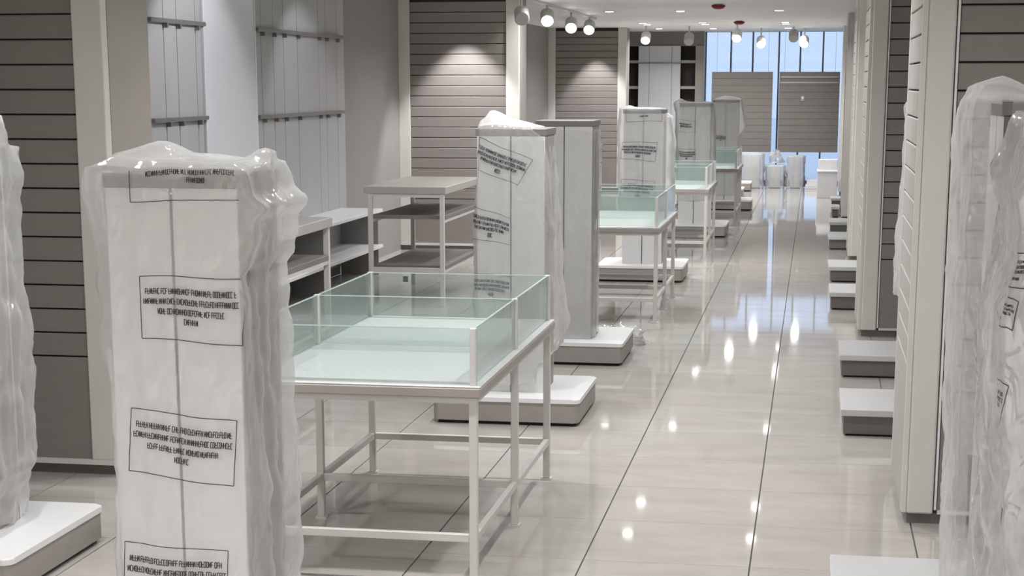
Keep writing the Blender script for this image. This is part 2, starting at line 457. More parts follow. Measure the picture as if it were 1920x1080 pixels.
for a, b in zip(edges, edges[1:]):
    box('board', XL, a + 0.004, 0.08, XL + 0.012, b - 0.004, CEIL, 'wall_panel', t)
t = thing('wall_panelling', (XL, 13.0, 0), 'grey wall boards with upright slots behind the long rails', 'wall panel')
edges = [12.85] + UB + [15.45]
for a, b in zip(edges, edges[1:]):
    box('board', XL, a + 0.004, 0.08, XL + 0.012, b - 0.004, CEIL, 'wall_panel', t)
t = thing('wall_panel', (XL, 12.27, 0), 'tall pale glossy panel standing proud of the side wall between rails', 'panel')
box('board', XL, 11.72, 0.06, XL + 0.03, 12.83, CEIL, 'mirror', t, 0.003)
box('edge_highlight', XL, 12.83, 0.06, XL + 0.036, 12.85, CEIL, 'white', t)  # white strip put in for the highlight line along the panel's edge

t = thing('wall_shelf_unit', (XL, 13.8, 0), 'low white two-tier wall shelf behind the tiered stand', 'shelf')
for z in (0.595, 0.275):
    s = box('shelf', XL + 0.012, 11.9, z - 0.03, XL + 0.40, 15.25, z, 'white', t, 0.003)
for y in (11.92, 13.55, 15.22):
    box('support', XL + 0.012, y, 0.0, XL + 0.36, y + 0.02, 0.565, 'wall', t)

# ------------------------------------------------------------------ display towers
TW, TD, TH = 0.345, 0.34, 1.475
def plinth_base(name, x0, y0, w, d, parent, h=0.14):
    box('skirting', x0 + 0.03, y0 + 0.03, 0.0, x0 + w - 0.03, y0 + d - 0.03, 0.022, 'shadow_gap', parent)
    r = 0.035
    rounded_slab('base_body', x0 + 0.006, y0 + 0.006, 0.018, x0 + w - 0.006, y0 + d - 0.006, h - 0.022, r, 'body', parent, 0)
    rounded_slab('base_tray', x0, y0, h - 0.022, x0 + w, y0 + d, h, r + 0.006, 'white', parent, 0.005)

def tower(xc, yf, label, base=True, th=TH, tw=TW, rot=False, bw=0.76, bd=0.74, by=None, bx=None, col=True):
    yc = yf + TD / 2
    t = thing('display_tower' if col else 'display_plinth', (xc, yc, 0), label, 'display tower' if col else 'plinth')
    z0 = 0.0
    if base:
        cxb = xc if bx is None else bx
        cyb = yc if by is None else by
        plinth_base('base', cxb - bw / 2, cyb - bd / 2, bw, bd, t); z0 = 0.14
    if col:
        a = tw / 2
        if not rot:
            box('core', xc - a + 0.012, yf + 0.010, z0, xc + a - 0.012, yf + TD - 0.010, th - 0.035, 'body', t)
            for s in (-1, 1):     # two white boards with the slot between them, front and back
                x0, x1 = (xc - a, xc - 0.004) if s < 0 else (xc + 0.004, xc + a)
                box('front_board', x0, yf, z0, x1, yf + 0.012, th - 0.035, 'column', t, 0.001)
                box('back_board', x0, yf + TD - 0.012, z0, x1, yf + TD, th - 0.035, 'column', t)
                box('side_board', xc + s * a - (0.012 if s > 0 else 0), yf + 0.013, z0, xc + s * a + (0.012 if s < 0 else 0), yf + TD - 0.013, th - 0.035, 'body', t)
            box('slot_channel', xc - 0.006, yf + 0.006, z0, xc + 0.006, yf + 0.011, th - 0.035, 'seam', t)
        else:
            box('core', xc - a + 0.012, yf + 0.010, z0, xc + a - 0.012, yf + TD - 0.010, th - 0.035, 'body', t)
            ym = yf + TD / 2
            for y0, y1 in ((yf, ym - 0.004), (ym + 0.004, yf + TD)):
                box('front_board', xc - a, y0 + 0.004, z0, xc - a + 0.012, y1, th - 0.035, 'column', t)
            box('side_board', xc - a, yf - 0.006, z0, xc + a, yf + 0.0035, th - 0.035, 'dark_body', t)
        box('cap', xc - a - 0.006, yf - 0.005, th - 0.034, xc + a + 0.006, yf + TD + 0.005, th, 'cap', t, 0.002)
    return t

X1, Y1 = -1.597, 4.2
tower(-2.985, 5.43, 'wrapped display tower on white tray base beside dark slatted partition', bx=-2.975, by=5.62, bd=0.80)
tower(X1, Y1, 'tall display tower under printed bag right before the glass table')
tower(-1.497, 8.67, 'bagged display tower with tilted print, on tray base just past glass table', by=8.86)
tower(-1.50, 10.6, 'display tower with bare grey cap and glossy film on its front', bx=-1.49, by=10.80)
tower(-1.462, 15.22, 'bagged display tower on tray base behind the second glass table', by=15.39)
tower(-1.32, 19.75, 'bagged display tower on tray base between third and fourth glass tables', by=19.97)
tower(-1.19, 24.0, 'bagged display tower on tray base behind the fourth glass table', by=24.2, bd=0.66)
tower(-1.36, 26.6, 'bare white tray plinth beyond the last bagged tower', col=False, bw=0.66, bd=0.6)
tower(-1.30, 28.3, 'bare white tray plinth closest to the wrapped bundles at the window', col=False, bw=0.66, bd=0.6)
# right hand row
tower(0.625, 4.42, 'tall bagged unit with dark face beside slatted partition post', base=False, th=1.655, rot=True)
tower(0.70, 3.50, 'tall bagged unit standing in front of the dark-faced bagged unit', base=False, th=1.62, rot=True)
tower(0.79, 9.42, 'tall bagged unit half hidden behind the broad ivory post', base=False, th=1.60, rot=True)

# ------------------------------------------------------------------ plastic bags
def lerp_prof(pr, z):
    if z >= pr[0][0]: return pr[0][1]
    for (z0, a), (z1, b) in zip(pr, pr[1:]):
        if z >= z1:
            k = (z - z1) / max(1e-6, z0 - z1); k = k * k * (3 - 2 * k)
            return b + (a - b) * k
    return pr[-1][1]

class Bag:
    def __init__(s, xc, yf, depth, left, right, front, back, zt, zb, seed, mat='film', amp=1.0, bumps=(), open_top=False, k=0.18, nt=120, nz=72, tag_=None, hem=0.02, crown=0.012, crum=0.6, holes=()):
        s.crum = crum
        s.xc, s.yf, s.yc = xc, yf, yf + depth / 2
        s.left, s.right, s.front, s.back = left, right, front, back
        s.zt, s.zb, s.seed, s.amp, s.bumps, s.k = zt, zb, seed, amp, bumps, k
        s.depth = depth; s.hem = hem; s.crown = crown
        V, Fc = [], []
        for j in range(nz + 1):
            v = j / nz
            for i in range(nt):
                V.append(s.pt(i / nt, v))
        for j in range(nz):
            for i in range(nt):
                a, b = j * nt + i, j * nt + (i + 1) % nt
                Fc.append((a, b, b + nt, a + nt))
        if not open_top:
            m = 12
            base = len(V)
            for j in range(1, m + 1):
                sc = 1 - j / m
                for i in range(nt):
                    x, y, z = s.pt(i / nt, 1.0)
                    xx, yy = s.xc + (x - s.xc) * sc, s.yc + (y - s.yc) * sc
                    V.append((xx, yy, s.ztop(xx, yy, z, sc)))
            for j in range(m):
                r0 = nz * nt if j == 0 else base + (j - 1) * nt
                r1 = base + j * nt
                for i in range(nt):
                    a, b = i, (i + 1) % nt
                    Fc.append((r0 + a, r0 + b, r1 + b, r1 + a))
        def torn(f):
            c = [sum(V[i][k] for i in f) / len(f) for k in range(3)]
            if c[1] > s.yf + 0.03: return False
            for poly in holes:
                ins = False
                for (xa, za), (xb, zb_) in zip(poly, poly[1:] + poly[:1]):
                    if (za > c[2]) != (zb_ > c[2]) and c[0] < xa + (c[2] - za) / (zb_ - za) * (xb - xa): ins = not ins
                if ins: return True
            return False
        if holes: Fc = [f for f in Fc if not torn(f)]
        me = bpy.data.meshes.new('plastic_bag'); me.from_pydata(V, [], Fc); me.update()
        for p in me.polygons: p.use_smooth = True
        bm = bmesh.new(); bm.from_mesh(me); bmesh.ops.remove_doubles(bm, verts=bm.verts, dist=1e-5); bm.to_mesh(me); bm.free()
        s.obj = link_mesh('plastic_bag', me, M[mat])
        tag(s.obj, *tag_)
    def ztop(s, x, y, zr, sc):
        n = noise.noise(Vector((x * 9 + s.seed, y * 9, 0.3))) * 0.010 * s.amp
        z = s.zt + s.crown + n
        for (bx, by, h, r) in s.bumps:
            d = ((x - bx) ** 2 + ((y - by) * 0.8) ** 2) / (r * r)
            z += h * math.exp(-d)
        f = min(1, (1 - sc) * 4)
        return zr + (z - zr) * f
    def pt(s, t, v, dy=0.0):
        """t runs round the bag (0 = middle of the front), v from hem (0) to shoulder (1)"""
        t = (t + 0.125) % 1.0          # start of the front side
        side, q = int(t * 4) % 4, (t * 4) % 1.0 * 2 - 1
        px_, py_ = ((q, -1), (1, q), (-q, 1), (-1, -q))[side]
        return s.pq(px_, py_, v)
    def pq(s, px_, py_, v):
        L = math.hypot(px_, py_)
        m = 1 + s.k * (1 / L - 1)
        zz = s.zb + (s.zt - s.zb) * v
        aL, aR = s.xc - lerp_prof(s.left, zz), lerp_prof(s.right, zz) - s.xc
        bF, bB = s.depth / 2 + lerp_prof(s.front, zz), s.depth / 2 + lerp_prof(s.back, zz)
        ux, uy = px_ * m, py_ * m
        x = s.xc + ux * (aR if ux > 0 else aL)
        y = s.yc + uy * (bB if uy > 0 else bF)
        # folds: long soft vertical ones plus small creases; the front lies flat on the board
        sd = s.seed * 7.3
        ang = math.atan2(uy, ux)
        flat = 0.25 if (py_ == -1 and abs(px_) < 0.97) else 1.0
        f1 = noise.noise(Vector((math.cos(ang) * 4.2 + sd, math.sin(ang) * 4.2, zz * 1.1))) * 0.022
        f2 = noise.noise(Vector((x * 16 + sd, y * 16, zz * 9))) * 0.010
        f3 = abs(noise.noise(Vector((x * 30 + sd, y * 30, zz * 24)))) * 0.008
        if flat == 1.0:
            vd = noise.voronoi(Vector((x * 6.5 + sd, y * 6.5, zz * 5.5)))[0]
            f3 += (vd[1] - vd[0]) * 0.045 * s.crum - 0.010 * s.crum
        d = (f1 + f2 + f3) * s.amp * flat
        if flat < 1: d = max(-0.004, d)
        x += ux / max(1e-6, math.hypot(ux, uy)) * d
        y += uy / max(1e-6, math.hypot(ux, uy)) * d
        if v < 0.02: zz += noise.noise(Vector((ang * 2.1 + sd, 0, 0))) * s.hem
        if v > 0.93:
            e = (v - 0.93) / 0.07
            zz += e * noise.noise(Vector((x * 10 + sd, y * 10, 4))) * 0.012 * s.amp
            for (bx, by, h, r) in s.bumps:
                zz += e * h * math.exp(-((x - bx) ** 2 + ((y - by) * 0.8) ** 2) / (r * r)) * 0.9
        return (x, y, zz)
    def on_front(s, X, Z, out=0.003):
        v = min(1, max(0.0, (Z - s.zb) / (s.zt - s.zb)))
        zz = s.zb + (s.zt - s.zb) * v
        a = (lerp_prof(s.right, zz) - s.xc) if X > s.xc else (s.xc - lerp_prof(s.left, zz))
        u = (X - s.xc) / a
        for _ in range(6):
            L = math.hypot(u, 1); m = 1 + s.k * (1 / L - 1)
            u = (X - s.xc) / (a * m)
        u = max(-0.999, min(0.999, u))
        x, y, z = s.pq(u, -1, v)
        return (x, y - out, z)
    def on_left(s, Yv, Z, out=0.003):
        v = min(1, max(0.0, (Z - s.zb) / (s.zt - s.zb)))
        zz = s.zb + (s.zt - s.zb) * v
        b = s.depth / 2 + (lerp_prof(s.back, zz) if Yv > s.yc else lerp_prof(s.front, zz))
        u = max(-0.999, min(0.999, (Yv - s.yc) / b))
        x, y, z = s.pq(-1, u, v)
        return (x - out, y, z)

    def label(s, corners, Y, lines, seed, th=0.0022, wave=0.004, sides='tlbr', clip=1.0, mapper=None):
        """printed warning box: corners as photo pixels on the plane Y -> outline and rows of small lettering"""
        C = [on_y(px_, py_, Y) for (px_, py_) in corners]
        rnd = random.Random(seed)
        mp = mapper or s.on_front
        def P(a, b):       # a: 0..1 along, b: 0..1 down
            top = C[0].lerp(C[1], a); bot = C[3].lerp(C[2], a)
            p = top.lerp(bot, b)
            p.z += wave * math.sin(a * 7 + seed) * 0.6
            return p.x, p.z
        V, Fc = [], []
        Lx = (C[1] - C[0]).length; Lz = (C[3] - C[0]).length
        def quad(a0, b0, a1, b1, w, n=1):
            pa, pb = Vector((a0 * Lx, b0 * Lz)), Vector((a1 * Lx, b1 * Lz))
            d = (pb - pa)
            if d.length < 1e-6: return
            nrm = Vector((-d.y, d.x)).normalized() * (w / 2)
            prev = None
            for i in range(n + 1):
                c = pa.lerp(pb, i / n)
                row = []
                for sg in (1, -1):
                    q = c + nrm * sg
                    X, Z = P(q.x / Lx, q.y / Lz)
                    V.append(mp(X, Z)); row.append(len(V) - 1)
                if prev: Fc.append((prev[0], row[0], row[1], prev[1]))
                prev = row
        nn = 14
        if 't' in sides: quad(0, 0, 1, 0, th, nn)
        if 'b' in sides: quad(0, 1, 1, 1, th, nn)
        if 'l' in sides: quad(0, 0, 0, 1, th, nn)
        if 'r' in sides: quad(1, 0, 1, 1, th, nn)
        for (b, a0, a1, hgt) in lines:
            a = a0; h = hgt
            cw = h * Lz * 0.42 / Lx                      # width of a letter in units of a
            word = rnd.randint(4, 10)
            sk = 0.0010 if Lz > 0.06 else 0.0008
            while a < a1 - cw:
                x0, x1 = a + cw * 0.12, a + cw * 0.88
                g = rnd.randint(0, 5)
                b0, b1 = b - h / 2, b + h / 2
                st = max(sk * 1.3, h * Lz * 0.17)
                quad(x0, b0, x0, b1, st)
                if g in (0, 1, 4): quad(x1, b0, x1, b1, st)
                if g in (0, 2, 3): quad(x0, b0, x1, b0, st)
                if g in (1, 2, 5): quad(x0, b, x1, b, st)
                if g in (0, 3, 5): quad(x0, b1, x1, b1, st)
                if g in (4,): quad(x0, b1, x1, b0, st)
                a += cw; word -= 1
                if word == 0:
                    a += cw * 0.55; word = rnd.randint(3, 10)
        me = bpy.data.meshes.new('printed_warning'); me.from_pydata(V, [], Fc); me.update()
        o = link_mesh('printed_warning', me, M['ink'], s.obj)
        o['label'] = 'faint black upside-down warning print'
        return o

def pxl(pts, Y, inset=0.0):
    """silhouette pixels -> (z, X) profile on the plane through the bag's middle"""
    pr = []
    for (a, b) in pts:
        p = on_y(a, b, Y); pr.append((p.z, p.x + inset))
    return sorted(pr, reverse=True)

flat = [(2, 0.012), (0, 0.012)]
LN = [(0.24, 0.05, 0.97, 0.085), (0.40, 0.03, 0.99, 0.085), (0.56, 0.17, 0.86, 0.085), (0.71, 0.43, 0.58, 0.085)]

# bag over the tower before the glass table
yc = Y1 + TD / 2
b1 = Bag(X1, Y1, TD,
    pxl([(150, 322), (152, 345), (160, 400), (178, 500), (192, 600), (204, 680), (214, 760), (220, 880), (222, 1000), (226, 1080), (226, 1300)], Y1 + 0.02, 0.010),
    pxl([(545, 300), (552, 345), (578, 376), (560, 402), (562, 420), (552, 470), (537, 495), (541, 556), (545, 640), (550, 740), (562, 890), (566, 1000), (566, 1300)], Y1 + TD, -0.014),
    [(2, 0.016), (1.3, 0.013), (0, 0.03)], [(2, 0.05), (1.3, 0.06), (0, 0.05)], TH + 0.012, 0.16, 1.0, 'film', 1.0, crown=0.018,
    bumps=[(X1 - 0.09, Y1 + 0.20, 0.05, 0.075), (X1 - 0.17, Y1 + 0.1, 0.012, 0.05), (X1 + 0.215, Y1 + 0.22, 0.055, 0.055)], nt=168, nz=110, k=0.07,
    tag_=('milky plastic bag with framed print, over the tower before the glass table', 'plastic bag', None))
Yl = Y1 - 0.014
b1.label([(240, 300), (452, 300), (447, 374), (245, 378)], Yl, [(0.30, 0.15, 0.95, 0.12), (0.50, 0.52, 0.68, 0.12)], 11, sides='lb', wave=0.002)
b1.label([(262, 517), (450, 523), (453, 648), (268, 633)], Yl, LN, 12)
b1.label([(247, 765), (445, 790), (440, 912), (244, 882)], Yl, LN, 13)
b1.label([(237, 1015), (430, 1032), (428, 1150), (236, 1136)], Yl, LN, 14)

# bag at the dark partition
Y0 = 5.43; X0 = -2.985
Bag(X0, Y0, TD, [(2, X0 - 0.22), (0, X0 - 0.24)],
    pxl([(14, 262), (28, 280), (35, 330), (29, 380), (32, 440), (40, 520), (52, 600), (54, 700), (57, 800), (63, 858), (50, 890), (38, 915), (36, 960)], Y0 + TD, 0.022),
    [(2, 0.03), (0, 0.04)], [(2, 0.05), (0, 0.05)], TH + 0.004, 0.15, 2.0, 'film', 1.0,
    bumps=[(on_y(4, 240, Y0 + 0.17).x, Y0 + 0.17, 0.13, 0.07)], nt=120, nz=90,
    tag_=('milky plastic bag with peaked top, against the dark slatted partition', 'plastic bag', None))

# bag with the tilted print
Y2, X2 = 8.67, -1.497
yc = Y2 + TD / 2
b2 = Bag(X2, Y2, TD,
    pxl([(893, 238), (890, 320), (884, 390), (884, 450), (886, 560), (890, 660), (890, 800)], Y2, 0.006),
    pxl([(1020, 236), (1040, 258), (1047, 300), (1050, 360), (1054, 440), (1058, 520), (1064, 575), (1069, 610), (1060, 638), (1044, 655), (1030, 668), (1020, 800)], Y2 + TD, -0.012),
    [(2, 0.015), (0.6, 0.014), (0, 0.03)], [(2, 0.03), (0.5, 0.10), (0.2, 0.05)], TH + 0.004, 0.19, 3.0, 'film', 0.8,
    bumps=[(X2 - 0.12, Y2 + 0.12, 0.065, 0.07), (X2 - 0.02, Y2 + 0.1, 0.035, 0.09)], nt=132, nz=84, k=0.09,
    tag_=('milky plastic bag with slanted print, over the tower just past glass table', 'plastic bag', None))
LN3 = [(0.27, 0.03, 0.97, 0.10), (0.44, 0.01, 0.99, 0.10), (0.60, 0.08, 0.86, 0.10), (0.80, 0.42, 0.57, 0.12)]
b2.label([(899, 259), (999, 300), (971, 347), (889, 316)], Y2 - 0.014, LN3, 21)
b2.label([(885, 386), (957, 409), (957, 459), (883, 446)], Y2 - 0.014, LN3, 22, sides='tb')
b2.label([(886, 512), (958, 518), (958, 566), (885, 558)], Y2 - 0.014, LN3, 23, sides='tb')

# glossy sleeve on the bare-capped tower
Y3, X3 = 10.6, -1.50
Bag(X3, Y3, TD, [(2, X3 - 0.182), (0, X3 - 0.184)], [(2, X3 + 0.180), (0.3, X3 + 0.180), (0, X3 + 0.19)], [(2, 0.008), (0, 0.012)], [(2, 0.02), (0, 0.03)],
    1.42, 0.15, 4.0, 'film_thin', 0.35, open_top=True, nt=96, nz=70, k=0.05,
    tag_=('tight clear glossy film sleeve around the bare-capped tower', 'plastic film', None))

# bag behind the second table
Y4, X4 = 15.22, -1.462
yc = Y4 + TD / 2
b4 = Bag(X4, Y4, TD, pxl([(1163, 208), (1160, 240), (1161, 300), (1162, 420)], yc), pxl([(1246, 208), (1258, 222), (1263, 260), (1262, 330), (1258, 400), (1256, 450)], yc),
    [(2, 0.014), (0, 0.014)], [(2, 0.05), (0, 0.05)], TH + 0.003, 0.42, 5.0, 'film_far', 0.9, bumps=[(X4 - 0.13, Y4 + 0.1, 0.02, 0.05)], nt=96, nz=50,
    tag_=('milky printed plastic bag over the tower behind the second glass table', 'plastic bag', None))
b4.label([(1174, 206), (1241, 206), (1241, 227), (1174, 228)], Y4 - 0.014, [(0.55, 0.38, 0.62, 0.13)], 41, sides='lbr')
b4.label([(1167, 266), (1233, 267), (1228, 303), (1164, 297)], Y4 - 0.014, LN3, 42)
b4.label([(1165, 336), (1228, 340), (1228, 376), (1163, 372)], Y4 - 0.014, LN3, 43)

Y5, X5 = 19.75, -1.32
yc = Y5 + TD / 2
b5 = Bag(X5, Y5, TD, pxl([(1265, 190), (1268, 215), (1270, 300), (1270, 420)], yc), pxl([(1336, 192), (1340, 215), (1341, 300), (1338, 420)], yc),
    [(2, 0.014), (0, 0.014)], [(2, 0.05), (0, 0.05)], TH + 0.003, 0.40, 6.0, 'film_far', 0.9, bumps=[(X5 - 0.19, Y5 + 0.1, 0.04, 0.06)], nt=90, nz=46,
    tag_=('milky plastic bag over the tower between third and fourth glass tables', 'plastic bag', None))
b5.label([(1273, 224), (1304, 228), (1303, 248), (1272, 248)], Y5 - 0.014, [(0.32, 0.05, 0.8, 0.12), (0.52, 0.1, 0.85, 0.12)], 51)
b5.label([(1273, 279), (1305, 280), (1303, 302), (1272, 301)], Y5 - 0.014, LN3, 52)

Y6, X6 = 24.0, -1.19
yc = Y6 + TD / 2
b6 = Bag(X6, Y6, TD, pxl([(1338, 190), (1339, 230), (1340, 400)], yc), pxl([(1391, 190), (1396, 225), (1398, 238), (1388, 255), (1388, 400)], yc),
    [(2, 0.014), (0, 0.014)], [(2, 0.05), (0, 0.05)], TH + 0.003, 0.20, 7.0, 'film_far', 1.0, bumps=[(X6, Y6 + 0.15, 0.04, 0.12)], nt=90, nz=46,
    tag_=('milky plastic bag over the tower behind the fourth glass table', 'plastic bag', None))
b6.label([(1341, 250), (1362, 252), (1362, 268), (1341, 266)], Y6 - 0.014, LN3, 61, sides='')

# right hand bags
Ya, Xa = 4.42, 0.625
yc = Ya + TD / 2
ba = Bag(Xa, Ya, TD, pxl([(1800, 186), (1786, 205), (1781, 240), (1779, 300), (1777, 380), (1772, 500), (1767, 650), (1762, 780), (1766, 830), (1762, 920), (1758, 1080), (1756, 1200)], Ya + TD, 0.006),
    [(2, Xa + 0.20), (0, Xa + 0.21)], [(2, 0.010), (0, 0.012)], [(2, 0.08), (0, 0.08)], 1.66, 0.10, 8.0, 'film', 0.9,
    bumps=[(on_y(1866, 160, Ya).x, Ya + 0.06, 0.05, 0.09)], nt=240, nz=140, crum=0.3,
    holes=[[(p.x, p.z) for p in (on_y(a, b, Ya) for a, b in q)] for q in ([(1858, 190), (1903, 190), (1900, 205), (1880, 260), (1862, 326), (1857, 326)], [(1816, 850), (1850, 850), (1845, 1250), (1806, 1250)])],
    tag_=('dull plastic bag with rounded top beside the broad ivory post', 'plastic bag', None))
Yb, Xb = 3.50, 0.70
yc = Yb + TD / 2
bb = Bag(Xb, Yb, TD, pxl([(1912, 186), (1890, 235), (1866, 318), (1870, 400), (1869, 465), (1850, 520), (1834, 575), (1827, 650), (1826, 700), (1830, 760), (1836, 900), (1836, 1080), (1836, 1300)], Yb + 0.22, 0.004),
    [(2, Xb + 0.22), (0, Xb + 0.22)], [(2, 0.03), (0, 0.03)], [(2, 0.06), (0, 0.06)], 1.64, 0.08, 9.0, 'film_clear', 1.0, nt=130, nz=90,
    tag_=('shiny creased plastic bag with slanted print, in front of dull rounded bag', 'plastic bag', None))
LR = [(0.26, 0.1, 0.9, 0.085), (0.40, 0.05, 0.95, 0.085), (0.54, 0.1, 0.85, 0.085), (0.74, 0.35, 0.6, 0.085)]
for k, c in enumerate([[(1884, 470), (1935, 478), (1935, 545), (1884, 535)], [(1862, 545), (1912, 566), (1900, 620), (1850, 600)],
                       [(1832, 695), (1893, 724), (1872, 800), (1838, 772)], [(1838, 930), (1880, 955), (1872, 1030), (1838, 1012)]]):
    bb.label(c, Yb - 0.03, LR, 90 + k, wave=0.002)
Yc3, Xc3 = 9.42, 0.79
Bag(Xc3, Yc3, TD, pxl([(1702, 186), (1697, 200), (1699, 235), (1694, 290), (1686, 400), (1676, 535), (1674, 560)], Yc3 + TD / 2),
    [(2, Xc3 + 0.2), (0, Xc3 + 0.2)], [(2, 0.02), (0, 0.03)], [(2, 0.06), (0, 0.06)], 1.60, 0.585, 10.0, 'film_far', 0.8, nt=90, nz=50,
    tag_=('plastic bag peeping out behind the broad ivory post', 'plastic bag', None))

# ------------------------------------------------------------------ glass-walled tables
def leg_mesh_box(n, x, y, z0, z1, t, w=0.028, mat='metal'):
    return box(n, x - w / 2, y - w / 2, z0, x + w / 2, y + w / 2, z1, mat, t, 0.002)

def glass_table(x0, x1, y0, y1, label, ztop=0.70, zg=0.89, detail=True, legz=0.0):
    """x0..x1, y0..y1 are leg centre lines"""
    ym = (y0 + y1) / 2
    t = thing('glass_display_table', ((x0 + x1) / 2, ym, 0), label, 'table')
    w = 0.028; o = 0.03
    for x in (x0, x1):
        for y in (y0, ym, y1):
            l = leg_mesh_box('leg', x, y, 0.008, ztop - 0.04, t)
            box('foot', x - 0.022, y - 0.022, 0.0, x + 0.022, y + 0.022, 0.008, 'metal', l)
    zr = 0.168
    for y in (y0, ym, y1):
        box('cross_rail', x0 + w / 2, y - 0.011, zr - 0.014, x1 - w / 2, y + 0.011, zr + 0.014, 'metal', t, 0.002)
    for x in (x0, x1):
        for a, b in ((y0, ym), (ym, y1)):
            box('side_rail', x - 0.011, a + w / 2, zr - 0.014, x + 0.011, b - w / 2, zr + 0.014, 'metal', t, 0.002)
    for y in (y0, ym, y1):
        box('top_rail', x0 + w / 2, y - 0.012, ztop - 0.062, x1 - w / 2, y + 0.012, ztop - 0.041, 'metal', t)
    for x in (x0, x1):
        for a, b in ((y0, ym), (ym, y1)):
            box('top_rail', x - 0.012, a + w / 2, ztop - 0.062, x + 0.012, b - w / 2, ztop - 0.041, 'metal', t)
    box('edge_band', x0 - o, y0 - o, ztop - 0.04, x1 + o, y1 + o, ztop - 0.006, 'apron', t, 0.004)
    box('top', x0 - o + 0.002, y0 - o + 0.002, ztop - 0.006, x1 + o - 0.002, y1 + o - 0.002, ztop, 'tabletop', t, 0.002)
    g = 0.011
    posts = []
    for x in (x0, x1):
        for y in (y0, ym, y1):
            box('corner_post', x - g, y - g, ztop, x + g, y + g, zg + 0.004, 'metal', t, 0.002)
    def pane(a0, b0, a1, b1, horiz):
        th = 0.004
        if horiz: p = box('glass_pane', a0 + g, b0 - th, ztop + 0.004, a1 - g, b0 + th, zg, 'glass', t); box('glass_edge', a0 + g, b0 - th, zg, a1 - g, b0 + th, zg + 0.003, 'glass_edge', p)
        else: p = box('glass_pane', a0 - th, b0 + g, ztop + 0.004, a0 + th, b1 - g, zg, 'glass', t); box('glass_edge', a0 - th, b0 + g, zg, a0 + th, b1 - g, zg + 0.003, 'glass_edge', p)
    for y in (y0, ym, y1): pane(x0, y, x1, y, True)
    for x in (x0, x1):
        pane(x, y0, x, ym, False); pane(x, ym, x, y1, False)
    return t
glass_table(-1.885, -1.105, 5.66, 7.32, 'white display table with glass sides right behind the printed bag')
glass_table(-1.87, -1.09, 12.42, 13.98, 'glass-sided display table between bare-capped tower and the next bagged tower', 0.69, 0.90)
glass_table(-1.82, -1.02, 17.07, 18.5, 'glass-sided display table third along the row', 0.69, 0.895)
glass_table(-1.72, -0.92, 21.3, 22.7, 'glass-sided display table last along the row', 0.685, 0.89)

# ------------------------------------------------------------------ tiered stands in the left bays
def tier_stand(x0, x1, y0, y1, label, H=0.92):
    t = thing('tiered_stand', ((x0 + x1) / 2, (y0 + y1) / 2, 0), label, 'stand')
    w = 0.034
    for x in (x0 + 0.045, x1 - 0.03):
        for y in (y0 + 0.02, y1 - 0.03):
            leg_mesh_box('leg', x, y, 0.0, H - 0.055, t, w)
    a, b = x0 + 0.045, x1 - 0.03
    box('top', x0, y0, H - 0.055, x1, y1, H, 'standtop', t, 0.003)
    box('front_frame', a - w / 2 + w, y0 + 0.006, H - 0.08, b - w / 2, y0 + 0.034, H - 0.056, 'metal', t)
    for z in (0.70, 0.315):
        box('shelf', a + w / 2, y0 + 0.06, z - 0.03, b + 0.017, y1 - 0.05, z, 'standshelf', t, 0.002)
    box('front_frame', a + w / 2, y0 + 0.006, 0.255, b - w / 2, y0 + 0.034, 0.30, 'metal', t)
    for x in (a, b):
        box('side_frame', x - 0.012, y0 + 0.04, 0.26, x + 0.012, y1 - 0.05, 0.285, 'metal', t)
        box('side_frame', x - 0.012, y0 + 0.04, 0.645, x + 0.012, y1 - 0.05, 0.669, 'metal', t)
    return t
ts = tier_stand(-3.40, -2.76, 13.05, 14.55, 'three-tier stand with greige top, in front of the spotlit partition')
box('lock', -3.10, 13.045, 0.19, -3.06, 13.06, 0.235, 'rubber', ts, 0.003)
tier_stand(-3.44, -2.80, 8.55, 10.0, 'three-tier stand half hidden behind the printed bag')
tier_stand(-3.36, -2.72, 21.4, 22.85, 'three-tier stand in the far bay behind the second glass table')

# ------------------------------------------------------------------ low steps along the right bays
def step(y, x0, w, label, d=0.62, h=0.135):
    t = thing('display_step', (x0 + w / 2, y + d / 2, 0), label, 'step')
    box('skirting', x0 + 0.03, y + 0.03, 0, x0 + w - 0.03, y + d - 0.03, 0.014, 'shadow_gap', t)
    box('body', x0 + 0.016, y + 0.016, 0.012, x0 + w - 0.016, y + d - 0.016, h - 0.034, 'dark_body', t)
    box('top', x0, y, h - 0.034, x0 + w, y + d, h, 'steptop', t, 0.004, 2)
SG = 'low white-topped steps between the slatted partitions'
step(5.16, 0.098, 0.9, 'large white-topped step in front of the broad ivory post')
step(8.49, 0.172, 0.9, 'white-topped step right behind the broad ivory post')
step(10.25, 0.188, 0.9, 'white-topped step close before the second slatted partition')
step(13.39, 0.150, 0.8, 'white-topped step right behind the second slatted partition')
step(15.30, 0.160, 0.8, 'white-topped step close before the third slatted partition')
step(18.36, 0.176, 0.8, 'white-topped step right behind the third slatted partition')
step(20.30, 0.20, 0.8, 'white-topped step close before the fourth slatted partition')
step(22.85, 0.245, 0.110, 'narrow white-topped step beside the fourth slatted partition', 0.5)
step(24.55, 0.25, 0.7, 'white-topped step behind the fourth partition, toward the counter', 0.5)

